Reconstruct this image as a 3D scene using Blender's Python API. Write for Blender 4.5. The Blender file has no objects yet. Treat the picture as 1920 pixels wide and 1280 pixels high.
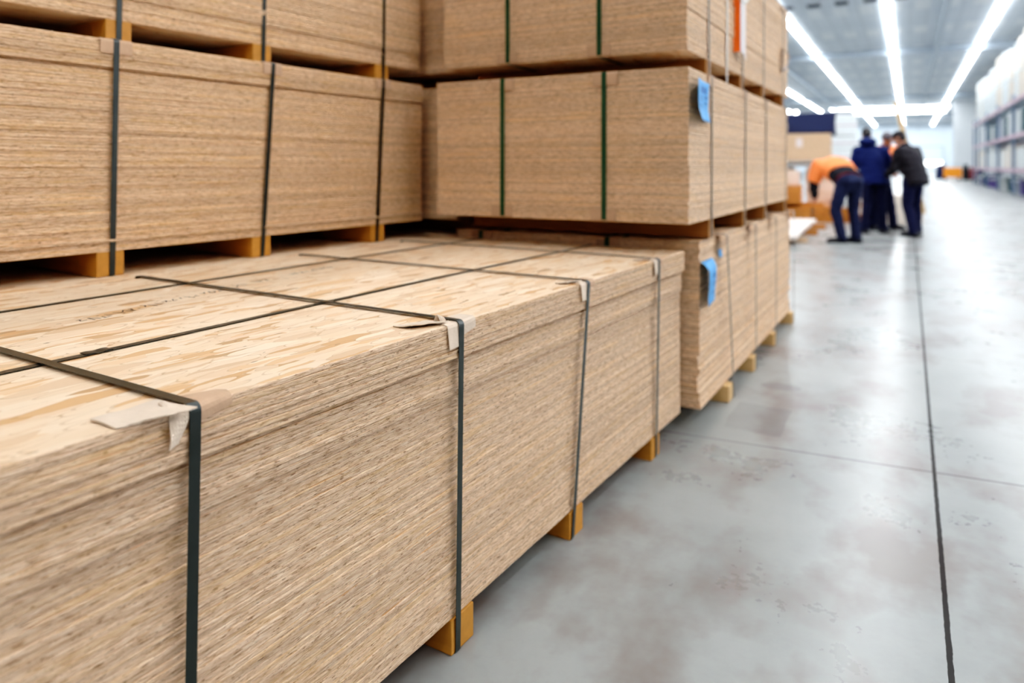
import bpy, bmesh, math, random
from math import sin, cos, pi, radians, sqrt, atan2
from mathutils import Vector, Matrix, noise

random.seed(7)
SC = bpy.context.scene
COL = SC.collection
PSI = radians(28.82)
H = 1.1308

# ------------------------------------------------------------------ helpers
def tag(o, label=None, cat=None, group=None, kind=None):
    if label: o['label'] = label
    if cat: o['category'] = cat
    if group: o['group'] = group
    if kind: o['kind'] = kind
    return o

def empty(name, loc, rz=0, label=None, cat=None, group=None):
    o = bpy.data.objects.new(name, None)
    o.empty_display_size = .1
    COL.objects.link(o)
    o.location = loc
    o.rotation_euler = (0, 0, rz)
    return tag(o, label, cat, group)

def link(name, me, parent=None, loc=(0, 0, 0), rz=0, mat=None):
    o = bpy.data.objects.new(name, me)
    COL.objects.link(o)
    o.parent = parent
    o.location = loc
    o.rotation_euler = (0, 0, rz)
    if mat and not me.materials: me.materials.append(mat)
    return o

class MB:
    def __init__(s): s.bm = bmesh.new()
    def poly(s, vs):
        return s.bm.faces.new(vs)
    def box(s, a, b, bevel=0, M=None):
        (x0, y0, z0), (x1, y1, z1) = a, b
        P = [(x0,y0,z0),(x1,y0,z0),(x1,y1,z0),(x0,y1,z0),(x0,y0,z1),(x1,y0,z1),(x1,y1,z1),(x0,y1,z1)]
        v = [s.bm.verts.new(p) for p in P]
        F = [(0,3,2,1),(4,5,6,7),(0,1,5,4),(1,2,6,5),(2,3,7,6),(3,0,4,7)]
        fs = [s.bm.faces.new([v[i] for i in f]) for f in F]
        if bevel:
            es = list({e for f in fs for e in f.edges})
            r = bmesh.ops.bevel(s.bm, geom=es, offset=bevel, segments=2, affect='EDGES', profile=.6)
            v = list({w for f in r['faces'] for w in f.verts} | {w for w in v if w.is_valid})
        if M: bmesh.ops.transform(s.bm, matrix=M, verts=v)
        return v
    def loft(s, rings, cap=True, closed=True):
        R = [[s.bm.verts.new(p) for p in r] for r in rings]
        n = len(R[0])
        for a, b in zip(R, R[1:]):
            for i in range(n if closed else n-1):
                j = (i+1) % n
                s.bm.faces.new((a[i], a[j], b[j], b[i]))
        if cap:
            s.bm.faces.new(R[0][::-1]); s.bm.faces.new(R[-1])
        return R
    def tube(s, pts, rad, n=10):
        pts = [Vector(p) for p in pts]
        rad = rad if isinstance(rad, (list, tuple)) else [rad]*len(pts)
        rings = []
        up = None
        for i, p in enumerate(pts):
            d = (pts[min(i+1, len(pts)-1)] - pts[max(i-1, 0)]).normalized()
            if up is None:
                up = Vector((0,0,1)) if abs(d.z) < .9 else Vector((1,0,0))
            x = d.cross(up).normalized(); up = x.cross(d).normalized()
            rings.append([p + (x*cos(2*pi*k/n) + up*sin(2*pi*k/n))*rad[i] for k in range(n)])
        return s.loft(rings)
    def lathe(s, prof, n=20, c=(0,0,0)):
        return s.loft([[(c[0]+r*cos(2*pi*k/n), c[1]+r*sin(2*pi*k/n), c[2]+z) for k in range(n)] for r, z in prof])
    def ball(s, c, r, n=10):
        r = r if isinstance(r, (list, tuple)) else (r, r, r)
        M = Matrix.Translation(c) @ Matrix.Diagonal((*r, 1))
        bmesh.ops.create_uvsphere(s.bm, u_segments=n*2, v_segments=n, radius=1, matrix=M)
    def ribbon(s, pts, wdir, width, thick, closed=False):
        """solid band along pts; wdir = direction of its width"""
        pts = [Vector(p) for p in pts]; w = Vector(wdir).normalized()
        n = len(pts); rings = []
        for i, p in enumerate(pts):
            a = pts[(i-1) % n] if closed or i else p
            b = pts[(i+1) % n] if closed or i < n-1 else p
            d = (b-a).normalized()
            nrm = d.cross(w).normalized()
            hw = w*width/2
            rings.append([p-hw, p+hw, p+hw+nrm*thick, p-hw+nrm*thick])
        if closed:
            R = [[s.bm.verts.new(q) for q in r] for r in rings]
            for i in range(n):
                A, B = R[i], R[(i+1) % n]
                for k in range(4):
                    s.bm.faces.new((A[k], A[(k+1) % 4], B[(k+1) % 4], B[k]))
        else:
            s.loft(rings)
    def grid(s, fn, nu, nv):
        V = [[s.bm.verts.new(fn(i/nu, j/nv)) for j in range(nv+1)] for i in range(nu+1)]
        for i in range(nu):
            for j in range(nv):
                s.bm.faces.new((V[i][j], V[i+1][j], V[i+1][j+1], V[i][j+1]))
    def mesh(s, name, mat=None, smooth=False):
        bmesh.ops.recalc_face_normals(s.bm, faces=s.bm.faces)
        me = bpy.data.meshes.new(name)
        s.bm.to_mesh(me); s.bm.free()
        if smooth: me.shade_smooth()
        if mat: me.materials.append(mat)
        return me
    def build(s, name, mat, parent=None, loc=(0,0,0), rz=0, smooth=False, thick=0):
        me = s.mesh(name, mat, smooth)
        o = link(name, me, parent, loc, rz)
        if thick:
            m = o.modifiers.new('solid', 'SOLIDIFY'); m.thickness = thick; m.offset = 0
        return o

# ------------------------------------------------------------------ materials
def lin(r, g, b):
    f = lambda c: (c/255)/12.92 if c/255 <= .04045 else ((c/255+.055)/1.055)**2.4
    return (f(r), f(g), f(b), 1)

class NT:
    def __init__(s, name):
        s.m = bpy.data.materials.new(name); s.m.use_nodes = True
        s.t = s.m.node_tree; s.n = s.t.nodes
        s.b = s.n['Principled BSDF']
    def node(s, typ, **kw):
        n = s.n.new(typ)
        for k, v in kw.items(): setattr(n, k, v)
        return n
    def L(s, a, b): s.t.links.new(a, b)
    def setin(s, sock, v):
        if isinstance(v, bpy.types.NodeSocket): s.L(v, sock)
        else: sock.default_value = v
    def math(s, op, a, b=None, c=None, clamp=False):
        n = s.node('ShaderNodeMath', operation=op, use_clamp=clamp)
        s.setin(n.inputs[0], a)
        if b is not None: s.setin(n.inputs[1], b)
        if c is not None: s.setin(n.inputs[2], c)
        return n.outputs[0]
    def vmath(s, op, a, b=None):
        n = s.node('ShaderNodeVectorMath', operation=op)
        s.setin(n.inputs[0], a)
        if b is not None: s.setin(n.inputs[1], b)
        return n.outputs[0]
    def mix(s, f, a, b, mode='MIX'):
        n = s.node('ShaderNodeMix', data_type='RGBA', blend_type=mode)
        s.setin(n.inputs[0], f); s.setin(n.inputs[6], a); s.setin(n.inputs[7], b)
        return n.outputs[2]
    def ramp(s, f, stops, interp='LINEAR'):
        n = s.node('ShaderNodeValToRGB'); r = n.color_ramp; r.interpolation = interp
        while len(r.elements) < len(stops): r.elements.new(.5)
        for e, (p, c) in zip(r.elements, stops):
            e.position = p; e.color = c if len(c) == 4 else (*c, 1)
        s.setin(n.inputs[0], f)
        return n.outputs[0]
    def noise(s, vec, scale=5, detail=3, rough=.55):
        n = s.node('ShaderNodeTexNoise')
        s.setin(n.inputs['Vector'], vec)
        n.inputs['Scale'].default_value = scale; n.inputs['Detail'].default_value = detail
        n.inputs['Roughness'].default_value = rough
        return n.outputs['Fac']
    def mapping(s, vec, rot=(0,0,0), scale=(1,1,1), loc=(0,0,0)):
        n = s.node('ShaderNodeMapping')
        s.L(vec, n.inputs[0])
        n.inputs['Location'].default_value = loc
        n.inputs['Rotation'].default_value = rot; n.inputs['Scale'].default_value = scale
        return n.outputs[0]
    def obj(s): return s.node('ShaderNodeTexCoord').outputs['Object']
    def rnd(s): return s.node('ShaderNodeObjectInfo').outputs['Random']
    def bump(s, h, strength=.3, dist=.01):
        n = s.node('ShaderNodeBump'); n.inputs['Strength'].default_value = strength
        n.inputs['Distance'].default_value = dist
        s.L(h, n.inputs['Height']); s.L(n.outputs[0], s.b.inputs['Normal'])

def simple(name, col, rough=.6, var=.12, scale=8, metal=0, stretch=(1,1,1), bump=0, spec=.5):
    t = NT(name)
    v = t.mapping(t.obj(), scale=stretch)
    r = t.rnd()
    n = t.noise(t.vmath('ADD', v, t.node('ShaderNodeCombineXYZ').outputs[0]), scale, 4)
    f = t.math('MULTIPLY_ADD', t.math('SUBTRACT', n, .5), var*3, 1)
    f = t.math('MULTIPLY', f, t.math('MULTIPLY_ADD', r, var*.6, 1-var*.3))
    hsv = t.node('ShaderNodeHueSaturation'); hsv.inputs['Color'].default_value = col
    t.L(f, hsv.inputs['Value'])
    t.L(hsv.outputs[0], t.b.inputs['Base Color'])
    t.b.inputs['Roughness'].default_value = rough; t.b.inputs['Metallic'].default_value = metal
    t.b.inputs['Specular IOR Level'].default_value = spec
    if bump: t.bump(n, bump, .02)
    return t.m

def offset_coords(t):
    off = t.node('ShaderNodeCombineXYZ'); r = t.rnd()
    for i, k in enumerate((31.7, 57.3, 11.9)): t.L(t.math('MULTIPLY', r, k), off.inputs[i])
    return t.vmath('ADD', t.obj(), off.outputs[0]), r

def face_material(name):
    """flaked face of a strand board: several sets of long overlapping flakes"""
    t = NT(name)
    p, r = offset_coords(t)
    nz = t.node('ShaderNodeTexNoise'); t.L(p, nz.inputs['Vector']); nz.inputs['Scale'].default_value = 14; nz.inputs['Detail'].default_value = 2
    q = t.vmath('ADD', p, t.vmath('MULTIPLY', t.vmath('SUBTRACT', nz.outputs['Color'], (.5,.5,.5)), (.022,.045,0)))
    stops = [(0,(.69,.45,.27)),(.10,(.82,.59,.40)),(.38,(.91,.73,.55)),(.58,(.85,.64,.45)),(.78,(.95,.79,.62)),(.88,(.79,.50,.27)),(.96,(.66,.36,.16)),(1,(.42,.23,.11))]
    col = None
    for i, (ang, sx, sy, th) in enumerate(((6,40,7,0),(-20,34,9,.50),(28,30,9,.56),(-8,46,7,.55),(48,44,11,.74),(-42,40,10,.74),(12,34,8,.60),(14,20,4.2,.91),(-14,26,5,.90))):
        m = t.mapping(q, rot=(0,0,radians(ang)), scale=(sx, sy, 0), loc=(i*3.7, i*1.9, 0))
        v = t.node('ShaderNodeTexVoronoi', voronoi_dimensions='2D'); v.inputs['Scale'].default_value = 1
        t.L(m, v.inputs['Vector'])
        sp = t.node('ShaderNodeSeparateColor'); t.L(v.outputs['Color'], sp.inputs[0])
        c = t.ramp(sp.outputs[0], stops)
        g = t.noise(t.mapping(m, scale=(5, .3, 1)), 2.0, 2, .7)
        c = t.mix(t.math('MULTIPLY_ADD', g, .55, -.10, clamp=True), c, (.74,.52,.31,1))
        if col is None: col = c; hgt = sp.outputs[2]
        else:
            on = t.math('GREATER_THAN', sp.outputs[1], th)
            mk = t.math('MULTIPLY', on, t.math('LESS_THAN', v.outputs['Distance'], .50))
            rim = t.math('MULTIPLY', t.math('MULTIPLY', on, t.math('LESS_THAN', v.outputs['Distance'], .545)), .38)  # thin shadow along the flake borders, put into the colour
            col = t.mix(rim, col, (.46,.25,.10,1))
            col = t.mix(mk, col, c)
            hm = t.node('ShaderNodeMix'); t.L(mk, hm.inputs[0]); t.L(hgt, hm.inputs[2]); t.L(sp.outputs[2], hm.inputs[3]); hgt = hm.outputs[0]
    chips = t.noise(t.mapping(q, rot=(0,0,.3), scale=(75,20,1)), 1, 2, .5)
    col = t.mix(t.math('MULTIPLY', t.math('GREATER_THAN', chips, .75), .75), col, (.20,.10,.05,1))
    big = t.noise(p, 1.3, 2)
    hs = t.node('ShaderNodeHueSaturation'); t.L(col, hs.inputs['Color']); t.L(t.math('MULTIPLY_ADD', big, .3, .85), hs.inputs['Value'])
    t.L(hs.outputs[0], t.b.inputs['Base Color'])
    t.bump(hgt, .35, .0015)
    t.b.inputs['Roughness'].default_value = .58; t.b.inputs['Specular IOR Level'].default_value = .4
    return t.m

def edge_material(name, pale=1.0, sat=1.0):
    """cut edge of a strand board: pressed fibres in thin dashes with dark voids"""
    t = NT(name)
    p, r = offset_coords(t)
    e1 = t.noise(t.mapping(p, scale=(34,34,360)), 1, 3, .68)
    e2 = t.noise(t.mapping(p, scale=(48,48,300)), 1, 3, .72)
    e3 = t.noise(t.mapping(p, scale=(5,5,60)), 1, 1, .5)
    ec = t.ramp(e1, [(.24,(.34,.20,.115)),(.38,(.56,.38,.245)),(.52,(.73,.525,.37)),(.66,(.84,.655,.485)),(.80,(.93,.78,.61))])
    ec = t.mix(t.math('MULTIPLY', t.ramp(e2, [(.565,(0,0,0)),(.665,(1,1,1))]), .9), ec, (.20,.10,.045,1))
    ec = t.mix(t.math('MULTIPLY', t.ramp(e3, [(.5,(0,0,0)),(.75,(1,1,1))]), .35), ec, (.82,.52,.24,1))
    tone = t.math('MULTIPLY_ADD', t.math('FRACT', t.math('MULTIPLY', r, 17.31)), .24, .87)
    hs = t.node('ShaderNodeHueSaturation'); t.L(ec, hs.inputs['Color'])
    t.L(t.math('MULTIPLY', tone, pale), hs.inputs['Value']); hs.inputs['Saturation'].default_value = sat
    t.L(hs.outputs[0], t.b.inputs['Base Color'])
    t.bump(t.math('SUBTRACT', e1, t.math('MULTIPLY', e2, .6)), .6, .004)
    t.b.inputs['Roughness'].default_value = .62; t.b.inputs['Specular IOR Level'].default_value = .3
    return t.m

def concrete():
    t = NT('polished_concrete')
    p = t.obj()
    w = t.vmath('ADD', p, t.vmath('MULTIPLY', t.vmath('SUBTRACT', t.node('ShaderNodeTexNoise').outputs['Color'], (.5,.5,.5)), (.2,.2,0)))
    n1 = t.noise(p, 1.6, 6, .62)
    n2 = t.noise(t.mapping(p, rot=(0,0,.5), scale=(1,.5,1), loc=(4,2,0)), 3.4, 4, .5)
    n3 = t.noise(p, 26, 4, .6)
    col = t.ramp(n1, [(.3,(.255,.268,.264)),(.55,(.318,.335,.33)),(.75,(.365,.382,.375))])
    st = t.ramp(t.math('MULTIPLY_ADD', t.noise(p, 9, 3, .55), .25, t.math('SUBTRACT', n2, .125)), [(.47,(0,0,0)),(.66,(1,1,1))])
    col = t.mix(t.math('MULTIPLY', st, .8), col, (.20,.165,.155,1))
    col = t.mix(t.math('MULTIPLY', t.ramp(n3, [(.30,(1,1,1)),(.5,(0,0,0))]), .08), col, (.2,.18,.17,1))
    s = t.node('ShaderNodeSeparateXYZ'); t.L(p, s.inputs[0]); X, Y = s.outputs[0], s.outputs[1]
    wob = t.math('MULTIPLY', t.math('SUBTRACT', n3, .5), .006)
    def line(c, at, w):
        return t.math('LESS_THAN', t.math('ABSOLUTE', t.math('ADD', t.math('SUBTRACT', c, at), wob)), w)
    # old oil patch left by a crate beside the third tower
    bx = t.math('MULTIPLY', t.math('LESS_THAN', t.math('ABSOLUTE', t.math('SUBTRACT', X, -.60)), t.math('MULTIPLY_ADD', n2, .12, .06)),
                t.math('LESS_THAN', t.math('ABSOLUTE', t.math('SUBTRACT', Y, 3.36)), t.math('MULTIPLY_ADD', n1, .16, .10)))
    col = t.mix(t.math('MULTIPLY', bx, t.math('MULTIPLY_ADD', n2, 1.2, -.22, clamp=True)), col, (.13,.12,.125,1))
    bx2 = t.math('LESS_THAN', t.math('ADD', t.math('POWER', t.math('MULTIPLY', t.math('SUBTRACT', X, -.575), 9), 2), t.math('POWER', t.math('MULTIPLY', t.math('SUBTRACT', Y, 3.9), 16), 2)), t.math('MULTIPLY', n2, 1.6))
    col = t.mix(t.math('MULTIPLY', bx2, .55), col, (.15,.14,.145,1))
    # saw-cut joints
    j = line(X, .083, .0065)
    k = t.math('ABSOLUTE', t.math('SUBTRACT', t.math('FRACT', t.math('DIVIDE', t.math('SUBTRACT', t.math('ADD', Y, t.math('MULTIPLY', X, -.075)), .075), 6.0)), .5))
    j2 = t.math('LESS_THAN', k, .0009)
    for xx in (4.4, -4.2, -8.4, -12.6, 8.7): j = t.math('MAXIMUM', j, line(X, xx, .007))
    col = t.mix(t.math('MULTIPLY', j, .9), col, (.02,.016,.015,1))
    col = t.mix(t.math('MULTIPLY', j2, .45), col, (.06,.05,.048,1))
    cr = t.math('LESS_THAN', t.math('ABSOLUTE', t.math('ADD', t.math('SUBTRACT', t.math('MULTIPLY_ADD', X, -.10, Y), 5.02), t.math('MULTIPLY', n1, .2))), .006)
    col = t.mix(t.math('MULTIPLY', cr, .35), col, (.14,.12,.11,1))
    t.L(col, t.b.inputs['Base Color'])
    rr = t.math('MULTIPLY_ADD', n1, .16, .19)
    t.L(t.math('ADD', rr, t.math('MULTIPLY', n3, .04)), t.b.inputs['Roughness'])
    t.L(t.math('MULTIPLY_ADD', t.math('MAXIMUM', j, j2), -.36, .38), t.b.inputs['Specular IOR Level'])
    t.bump(t.math('SUBTRACT', t.math('MULTIPLY', n1, .3), t.math('MAXIMUM', j, j2)), .06, .01)
    return t.m

def ceiling_mat():
    t = NT('perforated_steel_deck')
    p = t.obj()
    s = t.node('ShaderNodeSeparateXYZ'); t.L(p, s.inputs[0]); X, Y = s.outputs[0], s.outputs[1]
    rib = t.math('FRACT', t.math('MULTIPLY', X, 1.6))
    seam = t.math('LESS_THAN', t.math('FRACT', t.math('DIVIDE', Y, 3.0)), .03)
    n = t.noise(p, .35, 4, .6)
    col = t.ramp(n, [(.3,(.60,.68,.77)),(.7,(.72,.79,.87))])
    col = t.mix(t.math('MULTIPLY', t.math('LESS_THAN', rib, .16), .25), col, (.40,.46,.52,1))
    col = t.mix(t.math('MULTIPLY', seam, .35), col, (.36,.42,.48,1))
    # brighter perforated acoustic fields between the ribs
    fx = t.math('LESS_THAN', t.math('ABSOLUTE', t.math('SUBTRACT', t.math('FRACT', t.math('DIVIDE', X, 1.0)), .5)), .27)
    fy = t.math('LESS_THAN', t.math('ABSOLUTE', t.math('SUBTRACT', t.math('FRACT', t.math('DIVIDE', Y, 6.0)), .5)), .16)
    col = t.mix(t.math('MULTIPLY', t.math('MULTIPLY', fx, fy), .55), col, (.90,.94,.97,1))
    t.L(col, t.b.inputs['Base Color']); t.b.inputs['Roughness'].default_value = .45
    return t.m

def emit(name, col, strength):
    t = NT(name)
    t.b.inputs['Base Color'].default_value = (.9,.9,.9,1)
    n = t.noise(t.obj(), .3, 1)
    c = t.mix(n, col, tuple(min(1, k*1.03) for k in col[:3])+(1,))
    t.L(c, t.b.inputs['Emission Color']); t.b.inputs['Emission Strength'].default_value = strength
    return t.m

M = {}
M['face'] = face_material('strand_board_face')
M['osb'] = edge_material('strand_board_edge', 1.0, 1.04)
M['osb_warm'] = edge_material('strand_board_edge_warm', 1.06, 1.14)
M['osb_pale'] = edge_material('strand_board_edge_pale', 1.13, 1.05)
M['floor'] = concrete()
M['ceil'] = ceiling_mat()
M['wall'] = simple('white_wall_panel', lin(238,242,246), .6, .04, .4)
M['wall_grey'] = simple('grey_wall_panel', lin(222,232,240), .6, .03, .4)
M['steel_grey'] = simple('painted_steel', lin(196,208,220), .5, .05, 3)
M['vent'] = simple('dark_vent', lin(70,78,90), .6, .05, 3)
M['strap'] = simple('dark_green_strap', lin(30,37,33), .32, .10, 60, spec=.7)
M['strap_green'] = simple('green_strap', lin(38,78,54), .42, .10, 40)
M['strap_grey'] = simple('worn_grey_strap', lin(92,88,78), .45, .10, 40)
M['strap_white'] = simple('white_strap', lin(214,212,206), .4, .05, 40)
M['card'] = simple('cardboard', lin(198,164,136), .8, .08, 30, bump=.1)
M['card_pale'] = simple('pale_cardboard', lin(224,204,184), .8, .07, 30, bump=.15)
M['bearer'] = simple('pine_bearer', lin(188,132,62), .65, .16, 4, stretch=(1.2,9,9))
M['bearer_dark'] = simple('shaded_pine_bearer', lin(150,102,54), .7, .16, 4, stretch=(1.2,9,9))  # darker pine: shade beneath the upper tower bundles put into the colour
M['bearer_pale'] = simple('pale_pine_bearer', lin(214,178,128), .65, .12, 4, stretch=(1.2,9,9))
M['label_blue'] = simple('blue_paper', lin(96,170,232), .6, .05, 20)
M['label_ink'] = simple('blue_ink', lin(52,118,190), .6, .05, 20)
M['ink'] = simple('grey_ink', lin(72,58,46), .7, .3, 90)
M['orange_paper'] = simple('orange_paper', lin(244,112,30), .5, .05, 20)
M['white_paper'] = simple('white_paper', lin(232,222,222), .6, .04, 20)
M['film'] = simple('white_film', lin(226,232,234), .35, .07, 3, bump=.3)
M['film_cream'] = simple('cream_film', lin(226,216,204), .4, .07, 3, bump=.3)
M['pink_film'] = simple('pinkish_timber_wrap', lin(232,206,188), .5, .07, 3, bump=.2)
M['navy_tarp'] = simple('navy_tarpaulin', lin(26,36,74), .6, .16, 3, bump=.5)
M['timber'] = simple('pale_sawn_timber', lin(214,184,152), .65, .12, 3, stretch=(8,1,30))
M['timber_brown'] = simple('brown_timber', lin(196,128,62), .65, .18, 5, stretch=(5,1,14))
M['plank_white'] = simple('white_planed_plank', lin(238,228,220), .5, .07, 3, stretch=(8,1,8))
M['plank_pink'] = simple('pinkish_planed_plank', lin(234,198,184), .5, .07, 3, stretch=(8,1,8))
M['plank_long'] = simple('yellow_pine_plank', lin(222,190,140), .6, .1, 3, stretch=(9,9,1))
M['mauve'] = simple('mauve_rack_steel', lin(186,154,168), .5, .06, 3)
M['rack_blue'] = simple('blue_grey_rack_upright', lin(120,136,160), .5, .06, 3)
M['teal'] = simple('dark_teal_carton', lin(56,88,98), .6, .15, 3)
M['carton_white'] = simple('white_carton', lin(214,218,218), .6, .08, 3)
M['carton_grey'] = simple('grey_carton', lin(170,176,186), .6, .08, 3)
M['carton_brown'] = simple('brown_carton', lin(120,84,70), .6, .08, 3)
M['navy_plastic'] = simple('navy_plastic', lin(30,38,80), .4, .08, 3)
M['purple'] = simple('purple_plastic', lin(104,84,156), .4, .08, 3)
M['orange_paint'] = simple('orange_paint', lin(255,160,50), .4, .05, 3)
M['red_dark'] = simple('dark_red_paint', lin(150,70,70), .5, .05, 3)
M['black'] = simple('black_rubber', lin(28,28,34), .6, .05, 10)
M['skin'] = simple('skin', lin(196,140,116), .5, .06, 12)
M['hair'] = simple('dark_hair', lin(40,34,36), .6, .2, 60)
M['hair_grey'] = simple('greying_hair', lin(104,98,104), .6, .2, 60)
M['jk_navy'] = simple('navy_jacket_cloth', lin(12,30,84), .85, .16, 14, bump=.3)
M['jk_dark'] = simple('black_jacket_cloth', lin(16,17,28), .85, .16, 14, bump=.3)
M['jk_brown'] = simple('brown_black_jacket_cloth', lin(26,22,30), .8, .16, 14, bump=.3)
M['vest'] = simple('orange_vest_cloth', lin(255,142,78), .6, .08, 14, bump=.2)
M['jeans'] = simple('dark_jeans_cloth', lin(25,32,62), .9, .14, 20, bump=.2)
M['tr_navy'] = simple('navy_trouser_cloth', lin(9,15,52), .9, .14, 20, bump=.2)
M['red_cloth'] = simple('dark_red_cloth', lin(110,36,40), .75, .1, 20)
M['light'] = emit('fluorescent_white', (.95,.97,1,1), 33)
M['light_far'] = emit('fluorescent_white_far', (.93,.97,1,1), 20)
M['light_run'] = emit('fluorescent_white_run', (.92,.965,1,1), 27)
M['fill_warm'] = emit('warm_fill_white', (1,.92,.83,1), 22)
M['fill_side'] = emit('side_fill_white', (.97,.98,1,1), 28)
M['glow'] = emit('daylight_opening', (.93,.97,1,1), 6)

# ------------------------------------------------------------------ people
def finish(b, name, mat, parent, voxel, smooth=6, wrinkle=0, seed=0):
    me = b.mesh(name+'_raw')
    o = bpy.data.objects.new(name+'_raw', me); COL.objects.link(o)
    m = o.modifiers.new('r', 'REMESH'); m.mode = 'VOXEL'; m.voxel_size = voxel
    s = o.modifiers.new('s', 'SMOOTH'); s.factor = .5; s.iterations = smooth
    dg = bpy.context.evaluated_depsgraph_get()
    me2 = bpy.data.meshes.new_from_object(o.evaluated_get(dg))
    bpy.data.objects.remove(o)
    if wrinkle:
        for v in me2.vertices:
            n = noise.noise(Vector((v.co.x*7, v.co.y*7, v.co.z*16+seed)))+.5*noise.noise(v.co*22+Vector((seed,0,0)))
            v.co += v.normal*wrinkle*n
    me2.materials.clear(); me2.materials.append(mat); me2.shade_smooth()
    me2.name = name
    return link(name, me2, parent)

def limb(b, pts, rad):
    pts = [Vector(p) for p in pts]
    for (p, r), (q, s) in zip(zip(pts, rad), zip(pts[1:], rad[1:])):
        b.tube([p, q], [r, s], 14)
    for p, r in zip(pts, rad): b.ball(p, r, 8)

def torso(b, rings):
    """rings = (centre, half width, half depth, spine direction)"""
    R = []
    for c, rx, ry, d in rings:
        d = Vector(d).normalized(); x = Vector((1,0,0)); y = d.cross(x).normalized()*-1
        R.append([Vector(c)+x*rx*cos(2*pi*k/20)+y*ry*sin(2*pi*k/20) for k in range(20)])
    b.loft(R)

def hand(bm_b, wrist, d, side):
    d = Vector(d).normalized(); x = d.cross(Vector((0,1,0))).normalized() if abs(d.y) < .9 else Vector((1,0,0)); n = x.cross(d).normalized()
    w = Vector(wrist)
    palm = w+d*.055
    fingers = []
    for k, ln in enumerate((.068,.078,.073,.058)):
        o = (k-1.5)*.019
        b0 = palm+x*o+d*.035
        p1 = b0+d*ln*.45+n*.010; p2 = p1+d*ln*.30+n*.020; p3 = p2+d*ln*.2+n*.026
        fingers.append(([b0-d*.02, b0, p1, p2, p3], [.0095,.0095,.0088,.008,.0068]))
    t0 = w+d*.03+x*side*.036
    fingers.append(([t0-x*side*.015, t0+x*side*.012+d*.02+n*.008, t0+x*side*.018+d*.045+n*.018, t0+x*side*.014+d*.066+n*.026], [.012,.0115,.010,.008]))
    return palm, d, x, n, fingers

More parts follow.
